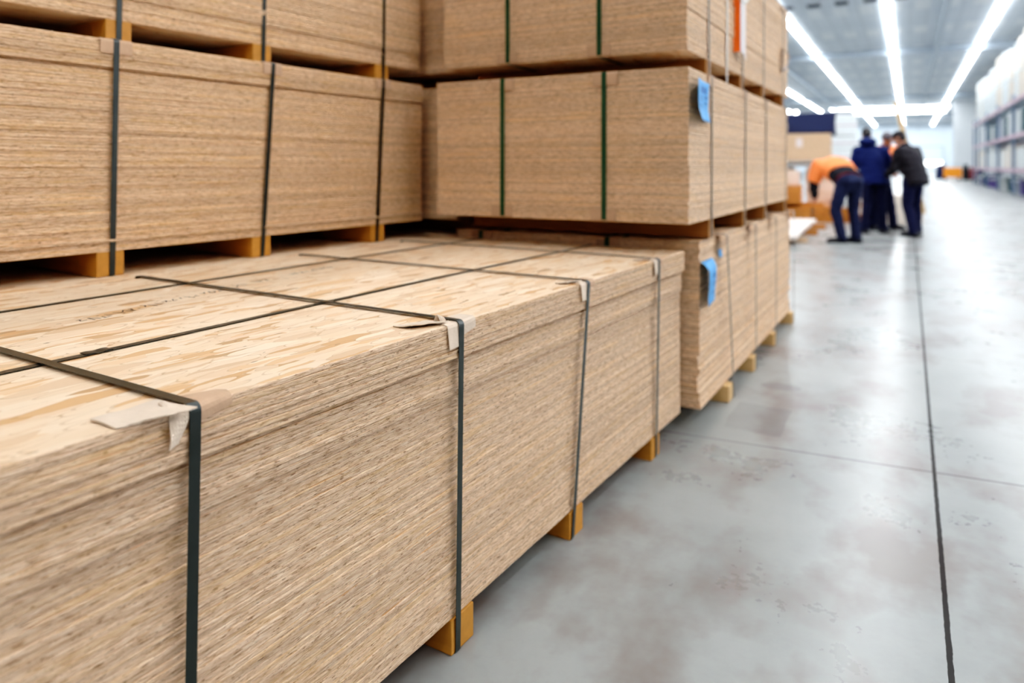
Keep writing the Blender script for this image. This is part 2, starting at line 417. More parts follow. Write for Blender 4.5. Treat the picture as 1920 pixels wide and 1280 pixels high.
def person(label, loc, rz, J, jacket, trousers, hairm, vest=None, hood=False, cap=False, waist=None, bulk=1.0):
    root = empty('person', loc, rz, label, 'person', None)
    V = Vector
    pel, che, nek, hd = V(J['pelvis']), V(J['chest']), V(J['neck']), V(J['head'])
    up1, up2 = (che-pel), (nek-che)
    # --- body, one continuous surface
    b = MB()
    torso(b, [(pel-up1.normalized()*.10,.10,.08,up1),(pel,.145,.10,up1),(pel.lerp(che,.5),.125,.09,up1),(che,.155,.105,(up1+up2)),(che.lerp(nek,.7),.13,.08,up2),(nek,.055,.055,up2)])
    limb(b, [nek-(hd-nek)*.2, nek.lerp(hd,.6)], [.058,.052])
    fdir = V(J['face']).normalized(); hup = (hd-nek).normalized(); hup = (hup-fdir*hup.dot(fdir)).normalized(); hx = fdir.cross(hup)
    HM = Matrix((hx, fdir, hup)).transposed().to_4x4(); HM.translation = hd
    def hp(x, y, z): return HM @ V((x, y, z))
    def hball(c, r, n=8):
        bmesh.ops.create_uvsphere(b.bm, u_segments=n*2, v_segments=n, radius=1, matrix=HM @ Matrix.Translation(c) @ Matrix.Diagonal((*r, 1)))
    hball((0,-.005,.03), (.074,.093,.088), 12); hball((0,.025,-.045), (.058,.066,.070), 10); hball((0,.070,-.095), (.026,.024,.022))
    hball((0,.095,-.012), (.013,.022,.026)); hball((0,.080,.022), (.052,.016,.012)); hball((0,.083,-.060), (.026,.012,.012))
    for s in (-1, 1): hball((s*.076,-.008,-.012), (.012,.020,.032))
    hands = []
    for s, k in ((-1,'l'),(1,'r')):
        sh, el, wr = V(J['sh'+k]), V(J['el'+k]), V(J['wr'+k])
        limb(b, [che.lerp(nek,.5), sh, el, wr], [.075,.058,.042,.029])
        hdv = (wr-el).normalized()
        palm, d, x, n, fg = hand(b, wr, hdv, -s)
        Mh = Matrix((x, d, n)).transposed().to_4x4(); Mh.translation = palm
        bmesh.ops.create_uvsphere(b.bm, u_segments=14, v_segments=8, radius=1, matrix=Mh @ Matrix.Diagonal((.042,.058,.017,1)))
        limb(b, [wr, palm], [.028,.022])
        hands.append(fg)
        hp_, kn, an, to = V(J['hp'+k]), V(J['kn'+k]), V(J['an'+k]), V(J['to'+k])
        limb(b, [hp_, kn, an], [.085,.055,.038])
        limb(b, [an, an.lerp(to,.4)-V((0,0,.02)), to], [.036,.036,.026])
    body = finish(b, 'body', M['skin'], root, .011, 4)
    fb = MB()
    for fg in hands:
        for pts, rad in fg: limb(fb, pts, rad)
    fm = fb.mesh('fingers', M['skin'], True)
    bmj = bmesh.new(); bmj.from_mesh(body.data); bmj.from_mesh(fm); bmj.to_mesh(body.data); bmj.free(); body.data.shade_smooth()
    # --- trousers
    b = MB()
    torso(b, [(pel-up1.normalized()*.13,.12,.10,up1),(pel-up1.normalized()*.02,.18*bulk,.135,up1),(pel+up1.normalized()*.08,.165*bulk,.125,up1)])
    for k in 'lr':
        hp_, kn, an = V(J['hp'+k]), V(J['kn'+k]), V(J['an'+k])
        limb(b, [hp_, hp_.lerp(kn,.5), kn, kn.lerp(an,.55), an+V((0,0,-.01))], [.108,.096,.080,.076,.074])
    finish(b, 'trousers', M[trousers], root, .016, 5, .012, 3)
    # --- jacket
    b = MB()
    low = J.get('hem', .06)
    torso(b, [(pel-up1.normalized()*low,.20*bulk,.165,up1),(pel+up1.normalized()*.05,.195*bulk,.16,up1),(pel.lerp(che,.5),.19*bulk,.15,up1),(che,.205*bulk,.155,(up1+up2)),(che.lerp(nek,.65),.165*bulk,.125,up2),(nek,.08,.085,up2),(nek+up2.normalized()*.045,.075,.08,up2)])
    for k in 'lr':
        sh, el, wr = V(J['sh'+k]), V(J['el'+k]), V(J['wr'+k])
        limb(b, [che.lerp(nek,.5), sh, sh.lerp(el,.5), el, el.lerp(wr,.93)], [.11,.092*bulk,.078*bulk,.066*bulk,.054*bulk])
    if hood:
        c = nek-fdir*.07+V((0,-.04,.01)); bmesh.ops.create_uvsphere(b.bm, u_segments=16, v_segments=10, radius=1, matrix=Matrix.Translation(c) @ Matrix.Diagonal((.145,.10,.085,1)))
    finish(b, 'jacket', M[jacket], root, .016, 5, .016, 9)
    if vest:
        b = MB()
        u = up1.normalized()
        torso(b, [(pel.lerp(che,J.get('vest_low',.2)),.215*bulk,.175,up1),(pel.lerp(che,.6),.215*bulk,.17,up1),(che,.232*bulk,.178,(up1+up2)),(che.lerp(nek,.55),.205*bulk,.155,up2),(che.lerp(nek,.9),.12,.11,up2)])
        for k in 'lr':
            sh, el = V(J['sh'+k]), V(J['el'+k])
            limb(b, [che.lerp(nek,.5), sh, sh.lerp(el,J.get('sleeve',.18))], [.125,.112,.104])
        finish(b, 'safety_vest', M[vest], root, .016, 5, .010, 5)
    if waist:
        b = MB(); u = up1.normalized()
        torso(b, [(pel+u*.02,.185*bulk,.152,up1),(pel+u*.08,.185*bulk,.150,up1)])
        finish(b, 'waistband', M[waist], root, .014, 3)
    # --- hair or cap
    b = MB()
    hball2 = lambda c, r: bmesh.ops.create_uvsphere(b.bm, u_segments=20, v_segments=12, radius=1, matrix=HM @ Matrix.Translation(c) @ Matrix.Diagonal((*r, 1)))
    hball2((0,-.014,.048), (.082,.096,.082)); hball2((0,-.045,-.005), (.074,.066,.075))
    if cap: hball2((0,-.012,.052), (.088,.104,.080))
    finish(b, 'knitted_cap' if cap else 'hair', M[hairm], root, .010, 3, .004, 2)
    # --- eyes, shoes
    for s in (-1, 1):
        e = MB(); e.ball(hp(s*.031,.083,.002), .0125, 6); e.build('eye', M['black'], root, smooth=True)
    for k in 'lr':
        an, to = V(J['an'+k]), V(J['to'+k])
        d = (to-an); d.z = 0; d.normalize(); heel = V((an.x, an.y, .045))-d*.04
        b = MB(); limb(b, [heel, heel+d*.11, V((to.x,to.y,.038))], [.045,.046,.038]); limb(b, [V((an.x,an.y,.05)), an+V((0,0,.03))], [.046,.046])
        x = V((d.y,-d.x,0))
        b.box((-.045,-.085,0), (.045,.215,.028), .006, Matrix(((x.x,d.x,0,an.x),(x.y,d.y,0,an.y),(0,0,1,0),(0,0,0,1))))
        o = finish(b, 'shoe', M['black'], root, .011, 3)
        for v in o.data.vertices: v.co.z = max(v.co.z, 0)
    return root

std = dict(pelvis=(0,0,.95), chest=(0,.03,1.28), neck=(0,.05,1.48), head=(0,.10,1.64), face=(0,.9,-.35),
           shl=(-.19,.04,1.41), shr=(.19,.04,1.41), ell=(-.27,.02,1.13), elr=(.27,.02,1.13), wrl=(-.22,.20,1.0), wrr=(.22,.20,1.0),
           hpl=(-.095,0,.90), hpr=(.095,0,.90), knl=(-.11,.02,.50), knr=(.11,.02,.50), anl=(-.12,-.02,.09), anr=(.12,-.02,.09), tol=(-.15,.15,.03), tor=(.15,.15,.03))
def J(**k): d = dict(std); d.update(k); return d

person('person in an orange safety vest and dark jeans bending forward, seen from behind', (-.79,11.65,0), PSI+radians(6),
    J(pelvis=(.02,-.03,.90), chest=(-.02,.26,1.10), neck=(-.04,.44,1.14), head=(-.05,.60,1.06), face=(0,.35,-.95),
      shl=(-.235,.38,1.12), shr=(.20,.38,1.12), ell=(-.285,.42,.88), elr=(.25,.46,.86), wrl=(-.20,.55,.66), wrr=(.18,.60,.62),
      hpl=(-.08,-.02,.86), hpr=(.11,-.02,.86), knl=(-.17,.03,.48), knr=(.12,.04,.48), anl=(-.10,-.03,.09), anr=(.13,-.02,.09), tol=(-.26,.02,.03), tor=(.03,.12,.03),
      vest_low=.55, sleeve=.75, hem=-.03), 'jk_dark', 'jeans', 'hair', vest='vest', waist='red_cloth', bulk=1.12)
person('person in a navy hooded jacket standing with back turned beside the bending one', (-.50,13.5,0), PSI+radians(-12),
    J(pelvis=(.0,0,.93), chest=(-.06,.05,1.28), neck=(-.09,.10,1.49), head=(-.085,.15,1.65), face=(.2,.85,-.5),
      shl=(-.24,.06,1.37), shr=(.15,.06,1.36), ell=(-.31,.10,1.12), elr=(.26,.08,1.13), wrl=(-.24,.30,1.02), wrr=(.26,.28,.95), hem=.12,
      anl=(-.16,-.02,.09), anr=(.14,.04,.09), tol=(-.22,.15,.03), tor=(.24,.18,.03)), 'jk_navy', 'tr_navy', 'hair', hood=True, bulk=1.08)
person('person in an orange vest with bowed head, half hidden behind two dark jackets', (-.45,14.28,0), PSI+radians(195),
    J(pelvis=(0,-.03,.93), chest=(0,.06,1.28), neck=(.0,.16,1.47), head=(.06,.25,1.60), face=(-.25,.75,-.6), hem=.1,
      knl=(-.20,.03,.50), anl=(-.30,-.01,.09), tol=(-.36,.16,.03), shl=(-.21,.12,1.38), shr=(.21,.12,1.38), ell=(-.27,.22,1.07), elr=(.27,.22,1.07), wrl=(-.16,.40,1.0), wrr=(.16,.40,1.0)), 'jk_dark', 'tr_navy', 'hair_grey', vest='vest', bulk=1.05)
person('person in a brown-black jacket and dark cap at the right end of the group', (.06,13.28,0), PSI+radians(28),
    J(pelvis=(0,-.06,.93), chest=(0,.04,1.24), neck=(-.02,.13,1.45), head=(-.05,.20,1.58), face=(-.15,.9,-.4), hem=.12,
      shl=(-.21,.09,1.35), shr=(.21,.09,1.35), ell=(-.23,.16,1.08), elr=(.27,.02,1.07), wrl=(-.10,.36,1.0), wrr=(.27,.10,.84),
      anl=(-.14,-.10,.09), anr=(.14,.02,.09), tol=(-.15,.09,.03), tor=(.16,.20,.03)), 'jk_brown', 'tr_navy', 'hair', cap=True, bulk=1.06)
# ------------------------------------------------------------------ strand board bundles
def sheet_mesh(W, y0, y1, t, seed, mat):
    rnd = random.Random(seed)
    def side(a, b, n):
        return [Vector(a).lerp(Vector(b), i/n) for i in range(n)]
    ny = 60; nx = 24
    P = side((-W,y0),(0,y0),nx)+side((0,y0),(0,y1),ny)+side((0,y1),(-W,y1),nx)+side((-W,y1),(-W,y0),ny)
    c = Vector((-W/2,(y0+y1)/2))
    j = [rnd.uniform(-.0011,.0009) for _ in P]
    def ring(z, ins):
        out = []
        for p, e in zip(P, j):
            q = p.copy(); d = ins-e
            q.x += d if q.x < c.x else -d
            q.y += d if q.y < c.y else -d
            out.append((q.x, q.y, z))
        return out
    b = MB()
    ch = .0013
    b.loft([ring(0, ch), ring(ch, 0), ring(t-ch, 0), ring(t, ch)])
    me = b.mesh('sheet', mat); me.materials.append(M['face'])
    for f in me.polygons:
        if abs(f.normal.z) > .9: f.material_index = 1
    return me

def bundle(label, org, a, zb, zt, W, y0, y1, z0, n, shifts, bearers, cross, longs=(), mat='osb', bmat='bearer',
           wild=.0016, seed=0, bear_out=0., smat='strap', lmat='strap_green', guard='card', guards=True, rough_seams=(),
           bear_w=.09, group='strapped bundles of strand board'):
    """org = corner (aisle side) on the ground plan; x local -W..0, y local y0..y1; shifts = [(from_top_index, dx, dy)]"""
    root = empty('board_bundle', (org[0], org[1], z0), a, label, 'board bundle', group)
    rnd = random.Random(seed)
    hb, ht = zb-z0, zt-z0
    t = (ht-hb)/n
    meshes = [sheet_mesh(W, y0, y1, t-.0002, seed*10+k, M[mat]) for k in range(3)]
    sheets = []
    for i in range(n):                       # i = 0 is the topmost sheet
        dx = dy = 0
        for k, sx, sy in shifts:
            if i >= k: dx, dy = sx, sy
        s = link('sheet', meshes[rnd.randrange(3)], root, (dx+rnd.uniform(-wild, wild), dy+rnd.uniform(-wild, wild), ht-(i+1)*t), 0)
        s.rotation_euler.z = rnd.uniform(-.0006,.0006)
        sheets.append(s)
    top_dx = shifts[0][1] if shifts else 0
    for yb in bearers:
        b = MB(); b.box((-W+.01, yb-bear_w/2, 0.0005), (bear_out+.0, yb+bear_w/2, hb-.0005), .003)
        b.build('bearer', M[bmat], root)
    g = .004
    for it in cross:
        yt, yb = it[0], it[1]; sm = it[2] if len(it) > 2 else smat; wd = it[3] if len(it) > 3 else .019
        X = max([top_dx+.001]+[s[1]+wild for s in shifts]+[bear_out])+.0035
        Xb = max(bear_out, 0)+.002
        Z = ht+.0045
        pts = []
        for k in range(6):
            th = pi/2*k/5
            pts.append((X-.012+.012*sin(th), yt, Z-.012+.012*cos(th)))
        for k in range(1, 9):
            f = k/8; pts.append((X+(Xb-X)*f, yt+(yb-yt)*f, (Z-.012)*(1-f)+.003*f))
        pts.append((Xb-.003, yb, -.0002+.0008))
        pts += [(-W+.0, yb, .0006), (-W-.004, yb, .003), (-W-.004, yt, Z-.012), (-W+.008, yt, Z)]
        pts += [(-W+.01+(X-.014+W-.01)*f, yt, Z+.0006*sin(pi*f)) for f in (.25,.5,.75)]
        b = MB(); b.ribbon(pts, (0,1,0), wd, .0012, True)
        st = b.build('strap', M[sm], root)
        if guards and sm == smat:
            gw, gt, gf = .105, .05, .05
            b = MB()
            jx = rnd.uniform(-.012,.012)
            pp = [(X-gt, yt+jx, Z-.0025), (X-.012, yt+jx, Z-.0025), (X-.004, yt+jx, Z-.005), (X-.0016, yt+jx, Z-.012), (X-.0014, yt+jx, Z-gf)]
            b.ribbon(pp, (0,1,0), gw*rnd.uniform(.85,1.1), .0014)
            b.build('edge_protector', M[guard], st)
    for xl in longs:
        Z = ht+.002
        ya = y0-max(abs(q[2]) for q in shifts)-wild-.005
        yz = y1+.004
        pts = [(xl, ya+.012, Z), (xl, ya+.004, Z-.002), (xl, ya, Z-.012)]
        pts += [(xl, ya, Z-.012-(ht-hb-.02)*f) for f in (.25,.5,.75,1)]
        pts += [(xl, ya+.01, hb-.002), (xl, yz-.01, hb-.002), (xl, yz, hb+.01), (xl, yz, Z-.012), (xl, yz-.012, Z)]
        pts += [(xl, yz-.012+(ya-yz+.024)*f, Z) for f in (.2,.4,.6,.8)]
        b = MB(); b.ribbon(pts, (1,0,0), .022, .0012, True)
        st = b.build('strap', M[lmat], root)
        if guards:
            for s in (1, -1):
                ze = Z-.0025 if s > 0 else hb-.001
                b = MB()
                pp = [(xl+.004*s, ya+.05, ze), (xl+.004*s, ya+.006, ze), (xl+.004*s, ya+.0016, ze-.008*s), (xl+.004*s, ya+.0016, ze-.055*s)]
                b.ribbon(pp, (1,0,0), .115, .0014)
                b.build('edge_protector', M[guard], st)
    return root, sheets

def dx_list(seed, n, amp, k):
    r = random.Random(seed); out = [(0, 0, 0)]
    for c in sorted(r.sample(range(3, n-2), k)): out.append((c, r.uniform(-amp, amp*.4), r.uniform(-amp, amp)))
    return out

# front low bundle
aA = radians(-2.71)
A, Ash = bundle('low strand board bundle nearest the camera, bare flaked top, torn cardboard under its straps',
    (-.845, 3.0309), aA, .0818, .7694, 1.27, -2.66, 0, 0, 68,
    [(0, .013, .0), (8, .0, .004), (17, -.008, -.002), (18, -.007, .003), (40, -.005, .0)],
    [-2.31, -1.60, -1.0, -.315], [(-2.315,-2.318), (-1.631,-1.623), (-.951,-1.03), (-.322,-.312)],
    mat='osb', seed=1, guards=False)
# flat lengthwise straps over its top (they run down its two ends)
for xl in (-.425, -1.016):
    Zt = .7694+.0012
    b = MB()
    pts = [(xl, -2.664, .085), (xl, -2.664, Zt-.01), (xl, -2.655, Zt)]
    pts += [(xl+.003*sin(f*9), -2.65+2.64*f, Zt+.0004) for f in (.1,.2,.3,.4,.5,.6,.7,.8,.9,1)]
    pts += [(xl, .004, Zt-.008), (xl, .0045, .085)]
    b.ribbon(pts, (1,0,0), .019, -.0012)
    st = b.build('strap', M['strap'], A)
    if xl > -.5:
        b = MB()
        b.grid(lambda u, v: (xl+(v-.5)*.026, -2.245+u*.05, Zt+.0022+.0016*sin(u*pi*3)*(.4+.6*v)), 12, 4)
        b.build('seal', M['strap'], st, thick=.0012)
# the crumpled card pieces under its straps
def card(fn, nu, nv, name, mat, parent, thick=.0022):
    b = MB(); b.grid(fn, nu, nv)
    return b.build(name, M[mat], parent, smooth=False, thick=thick)
Ast = [o for o in A.children if o.name.startswith('strap')]
ZA = .7694
def fold(d, o=.0135, r=.006):
    """distance d along a card laid over the edge: negative on the top, positive down the face -> (x, z)"""
    if d < 0: return (o-r+d, ZA+.0016)
    if d < r*1.57:
        th = d/r
        return (o-r+r*sin(th)+.0004, ZA+.0016-r+r*cos(th))
    return (o+.0006, ZA+.0016-r-(d-r*1.57))
yA = -2.315
def flap(u, v):            # flat flap standing out over the edge, torn free of the fold
    y = yA-.115+u*.100
    x = -.055+v*(.064+.036*u+.002*sin(u*31))
    return (x, y, ZA+.0022+.006*u*v+.0010*sin(9*u+4*v))
card(flap, 12, 8, 'edge_protector', 'card_pale', Ast[0])
def torn(u, v):            # the torn strip hanging beside the strap
    y = yA-.034+u*.026-.006*v
    x, z = fold(-.030+v*.082)
    k = max(0, v-.4)
    return (x+.020*k*(1-u)+.004*sin(9*v+3*u), y-.014*k*(1-u), z+.004*sin(6*u)*(1-v)+.018*max(0,.35-v)*(1-u))
card(torn, 6, 14, 'edge_protector', 'card_pale', Ast[0])
def right_fold(u, v):
    y = yA+.008+u*.058
    w = 1-.35*u
    d = (-.050+.082*v)*w
    x, z = fold(d, .0145, .010)
    return (x+.004*u*(1-v), y, z+.004*u*(1-abs(2*v-1)))
card(right_fold, 8, 12, 'edge_protector', 'card', Ast[0])
y2 = -1.630
def flap2(u, v):
    y = y2-.120+u*.085
    return (-.085+.028*u+v*(.052+.012*u), y, ZA+.002+.008*v*v*(1-.3*u)+.001*sin(15*u))
card(flap2, 10, 6, 'edge_protector', 'card_pale', Ast[1])
def lip2(u, v):
    y = y2-.040+u*.020
    return (-.032+v*.018+.004*sin(7*u), y, ZA+.004+.016*sin(pi*v)*(1-.5*u))
card(lip2, 5, 6, 'edge_protector', 'card_pale', Ast[1])
card(lambda u, v: ((lambda q: (q[0]+.010*(1-u)*max(0, v-.3), y2-.050+u*.062, q[1]))(fold(-.022+.080*v))), 8, 12, 'edge_protector', 'card_pale', Ast[1])
card(lambda u, v: ((lambda q: (q[0], y2+.010+u*.050, q[1]+.002*u))(fold((-.050+.088*v)*(1-.25*u), .0145, .008))), 8, 12, 'edge_protector', 'card_pale', Ast[1])
for k, ys in ((2, -.951), (3, -.322)):
    card(lambda u, v: (-.055+.02*u+v*.04, ys-.085+u*.06, ZA+.002+.006*v*v), 6, 4, 'edge_protector', 'card_pale', Ast[k])
    card(lambda u, v: ((lambda q: (q[0]+.012*(1-u)*max(0, v-.3), ys-.052+u*.052, q[1]))(fold(-.035+.092*v))), 6, 10, 'edge_protector', 'card_pale', Ast[k])
    card(lambda u, v: ((lambda q: (q[0], ys+.008+u*.042, q[1]))(fold((-.040+.066*v), .0142, .008))), 5, 8, 'edge_protector', 'card', Ast[k])
# faint rows of stamped lettering on the top sheet, illegible as in the photograph
def stamp(p0, p1, n, seed):
    r = random.Random(seed); b = MB()
    p0, p1 = Vector(p0), Vector(p1); d = (p1-p0); L = d.length; d.normalize(); w = Vector((-d.y, d.x))
    z = .7694-Ash[0].location.z+.0004
    for i in range(n):
        if r.random() < .12: continue
        c = p0+d*(L*(i+.5)/n)
        cw, chh = L/n*.34, .017
        for _ in range(r.choice((2,3,3))):
            u0, v0, u1, v1 = r.choice((-1,0,1)), r.choice((-1,0,1)), r.choice((-1,0,1)), r.choice((-1,0,1))
            if (u0, v0) == (u1, v1): continue
            a = c+d*cw*u0+w*chh*v0; e = c+d*cw*u1+w*chh*v1
            g = (e-a).normalized(); hgt = Vector((-g.y, g.x))*.0017
            b.bm.faces.new([b.bm.verts.new((q.x, q.y, z)) for q in (a-hgt, e-hgt, e+hgt, a+hgt)])
    return b.build('printed_lettering', M['ink'], Ash[0], smooth=False)
def toA(x, y):
    dx, dy = x+.845, y-3.0309
    return (dx*cos(aA)+dy*sin(aA)-Ash[0].location.x, -dx*sin(aA)+dy*cos(aA)-Ash[0].location.y)
stamp(toA(-1.683,.981), toA(-1.789,1.655), 30, 3)
stamp(toA(-1.804,1.737), toA(-1.812,1.98), 10, 4)

# left row behind it: B0 hidden base, B1, B2
aB = radians(-3.41)
bundle('bottom strand board bundle of the left row, mostly hidden behind the low bundle',
    (-2.135, 3.02), radians(-2.9), .0818, .7654, 1.25, -2.5, -.02, 0, 66, [(0,0,0)], [-1.6,-.97,-.32], [], guards=False, seed=11, mat='osb_warm')
B1s = bundle('left strand board bundle with a thick lipped band along its top edge',
    (-2.2133, 3.054), aB, .8483, 1.5476, 1.25, -2.62, 0, .7664, 68,
    [(0,.004,0),(9,-.012,-.002),(10,-.004,0),(30,-.005,.001),(64,.004,0),(65,-.001,0)],
    [-2.25,-1.61,-1.008,-.332], [(-2.24,-2.25),(-1.595,-1.606),(-.956,-1.006),(-.301,-.342)], seed=2, mat='osb_warm')
aB2 = radians(-4.29)
bundle('upper left strand board bundle cut off by the top of the picture',
    (-2.2852, 3.1312), aB2, 1.6356, 2.33, 1.25, -2.62, 0, 1.5535, 68,
    [(0,0,0),(20,.003,0),(60,-.002,0)], [-2.25,-1.60,-1.005,-.29], [(-2.24,-2.25),(-1.59,-1.601),(-.99,-1.0),(-.273,-.281)], seed=3, mat='osb_warm')

# third tower at the aisle: C0, C1, C2
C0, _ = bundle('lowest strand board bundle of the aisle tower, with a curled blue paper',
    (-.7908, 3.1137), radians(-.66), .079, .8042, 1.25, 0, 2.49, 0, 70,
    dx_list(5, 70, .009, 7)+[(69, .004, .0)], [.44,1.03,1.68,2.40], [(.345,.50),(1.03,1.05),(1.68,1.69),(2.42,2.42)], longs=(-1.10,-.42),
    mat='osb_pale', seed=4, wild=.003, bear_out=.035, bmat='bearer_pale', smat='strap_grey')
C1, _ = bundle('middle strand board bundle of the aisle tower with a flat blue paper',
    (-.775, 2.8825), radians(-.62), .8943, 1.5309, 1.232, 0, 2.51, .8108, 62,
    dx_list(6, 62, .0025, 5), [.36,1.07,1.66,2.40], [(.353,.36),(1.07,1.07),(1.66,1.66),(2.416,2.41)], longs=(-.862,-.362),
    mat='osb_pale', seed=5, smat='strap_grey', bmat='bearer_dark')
C2, _ = bundle('topmost strand board bundle of the aisle tower, a white band on its side',
    (-.8154, 3.0188), radians(-1.18), 1.6199, 2.24, 1.25, 0, 2.5, 1.5375, 62,
    dx_list(7, 62, .004, 4), [.33,1.02,1.60,2.28], [(.30,.34),(.672,.672,'strap_white',.026),(1.03,1.03),(1.604,1.604),(2.28,2.28)], longs=(-.875,-.40),
    mat='osb_pale', seed=6, smat='strap_grey', bmat='bearer_dark')
# tower next in the left row, seen through the gap
D_ = []
for lab, zb, zt, z0, y, x in (('middle strand board bundle in the narrow gap between left row and aisle tower', .8483,1.545,.7664,3.17,-2.07),
                              ('upper strand board bundle in the narrow gap between left row and aisle tower', 1.6356,2.33,1.551,3.27,-2.10),
                              ('bottom strand board bundle of the tower behind the narrow gap', .08,.765,0,3.17,-2.10)):
    n = 60 if z0 else 40
    bundle(lab, (x, y), 0, zb, zt, 1.25, 0, 2.5, z0, n, dx_list(int(zt*9), n, .004, 4), [.35,1.0,1.7,2.3], [], guards=False,
           mat='osb_pale', seed=int(zt*10))

# blue papers under the straps, curled
def paper(parent, y0, y1, z1, z0, fn, name='paper_label', mat='label_blue'):
    b = MB(); b.grid(lambda u, v: (fn(u, v), y0+(y1-y0)*u, z1+(z0-z1)*v), 14, 16)
    o = b.build(name, M[mat], parent, smooth=True, thick=.0006)
    return o
f1 = lambda u, v: .010+.030*(1-u)**2+.045*max(0, v-.68)*(1-.2*u)-.006*v*u
zc = .8108
L1 = paper(C1, .0, .285, 1.487-zc, 1.318-zc, f1)
tag(L1, 'blue paper sheet with faint printed lines')
def ink_rect(par, fn, y0, y1, z1, z0, u0, u1, v0, v1):
    b = MB(); b.grid(lambda u, v: ((lambda U, V: (fn(U, V)+.0012, y0+(y1-y0)*U, z1+(z0-z1)*V))(u0+(u1-u0)*u, v0+(v1-v0)*v)), 6, 4)
    b.build('printed_block', M['label_ink'], par)
for r in ((.35,.86,.14,.30),(.72,.90,.34,.44),(.72,.90,.50,.57),(.20,.55,.60,.63),(.2,.5,.67,.70),(.2,.62,.40,.425),(.2,.56,.47,.495)):
    ink_rect(L1, f1, .0, .285, 1.487-zc, 1.318-zc, *r)
f0 = lambda u, v: .006+.036*(1-.45*u)*min(1, v/.20)**.6-.004*v*u+.003*sin(5*v)
L0 = paper(C0, .0, .19, .715, .525, f0)
tag(L0, 'blue paper with its top curled outwards')
for r in ((.45,.85,.30,.42),(.6,.85,.5,.62),(.5,.8,.72,.80)):
    ink_rect(L0, f0, .0, .19, .715, .525, *r)
paper(C0, .285, .345, .742, .705, lambda u, v: .012+.006*v)
# seals and cards on the near top edge of C0
for x in (-.975, -.350):
    b = MB(); b.box((x-.012,.02,.8042), (x+.012,.055,.8135), .003); b.build('seal', M['strap_green'], C0)
    b = MB(); b.box((x-.06,.012,.8043), (x+.06,.058,.8062), .0004); b.build('edge_protector', M['card'], C0)
# hanging orange and white folded card with its clear loop, on the side of C2
tg = empty('hanging_tag', (-.78, 3.87, 1.725), radians(-1.18), 'orange and white folded card hanging from a white loop on the topmost bundle', 'tag')
b = MB(); b.grid(lambda u, v: (-.026+.040*u, -.012+.002*sin(3*v), .31*v), 6, 8); b.build('orange_flap', M['orange_paper'], tg, thick=.001)
b = MB(); b.grid(lambda u, v: (.014+.006*sin(3*u), -.012+.12*u, (-.016*u)+.33*v-.016*(u > .5)), 6, 8); b.build('white_flap', M['white_paper'], tg, thick=.001)
b = MB()
b.tube([(.028+.012*cos(6.28*k/28*2), .02+.145*cos(6.28*k/28), .395+.135*sin(6.28*k/28)) for k in range(29)], .007, 8)
b.build('loop', M['strap_white'], tg, smooth=True)
# white curled label at the far end of C2
b = MB(); b.grid(lambda u, v: (.008+.055*sin(pi*v)*(1-.4*u), 2.20+.10*u, .245+.16*v), 8, 12)
tag(b.build('paper_label', M['white_paper'], C2, smooth=True, thick=.001), 'white curled paper label')

# ------------------------------------------------------------------ the hall
def structure(name, a, b_, mat, label=None):
    b = MB(); b.box(a, b_)
    o = b.build(name, M[mat]); o['kind'] = 'structure'
    if label: o['label'] = label
    return o
ZC = 7.55
structure('floor', (-26,-14,-.2), (13,140,0), 'floor')
structure('ceiling', (-26,-14,ZC), (13,140,ZC+.2), 'ceil')
structure('wall_left', (-26.2,-14,0), (-26,140,ZC), 'wall')
structure('wall_right', (13,-14,0), (13.2,140,ZC), 'wall')
structure('wall_back', (-26,140,0), (13,140.2,ZC), 'wall_grey')
structure('wall_front', (-26,-14.2,0), (13,-14,ZC), 'wall')
structure('light_block_wall', (-4.15,-2,0), (-4.0,6.3,2.6), 'wall')  # added out of view, blocks light behind the left row to darken gaps
structure('wall_partition', (3.9,84,0), (13,84.3,ZC), 'wall')
k = 1
for y in (16,45,75,104,128):
    b = MB()
    b.box((-26,y-.10,ZC-.28), (13,y+.10,ZC-.24)); b.box((-26,y-.03,ZC-.26), (13,y+.03,ZC-.02)); b.box((-26,y-.10,ZC-.04), (13,y+.10,ZC))
    o = b.build(f'trim_{k}', M['steel_grey']); o['kind'] = 'structure'; k += 1
for x in (-6.9, 1.3):
    b = MB(); b.box((x-.10,-14,ZC-.36), (x+.10,139.9,ZC-.14), .02)
    o = b.build(f'trim_{k}', M['steel_grey']); o['kind'] = 'structure'; k += 1
ORD = ['first','second','third','fourth','fifth','sixth','seventh','eighth','ninth','tenth','eleventh','twelfth','thirteenth','fourteenth','fifteenth','sixteenth','seventeenth','eighteenth','nineteenth','twentieth']
for i in range(6):
    b = MB(); x = -4.35+i*1.02
    b.box((x-.24, 30.85, ZC-.05), (x+.24, 31.35, ZC-.001), .012)
    for q in range(4): b.box((x-.20, 30.92+q*.10, ZC-.062), (x+.20, 30.96+q*.10, ZC-.05))
    tag(b.build('ceiling_vent', M['vent']), f'small dark ceiling vent, {ORD[i]} from the left of its row', 'vent', 'ceiling vents')

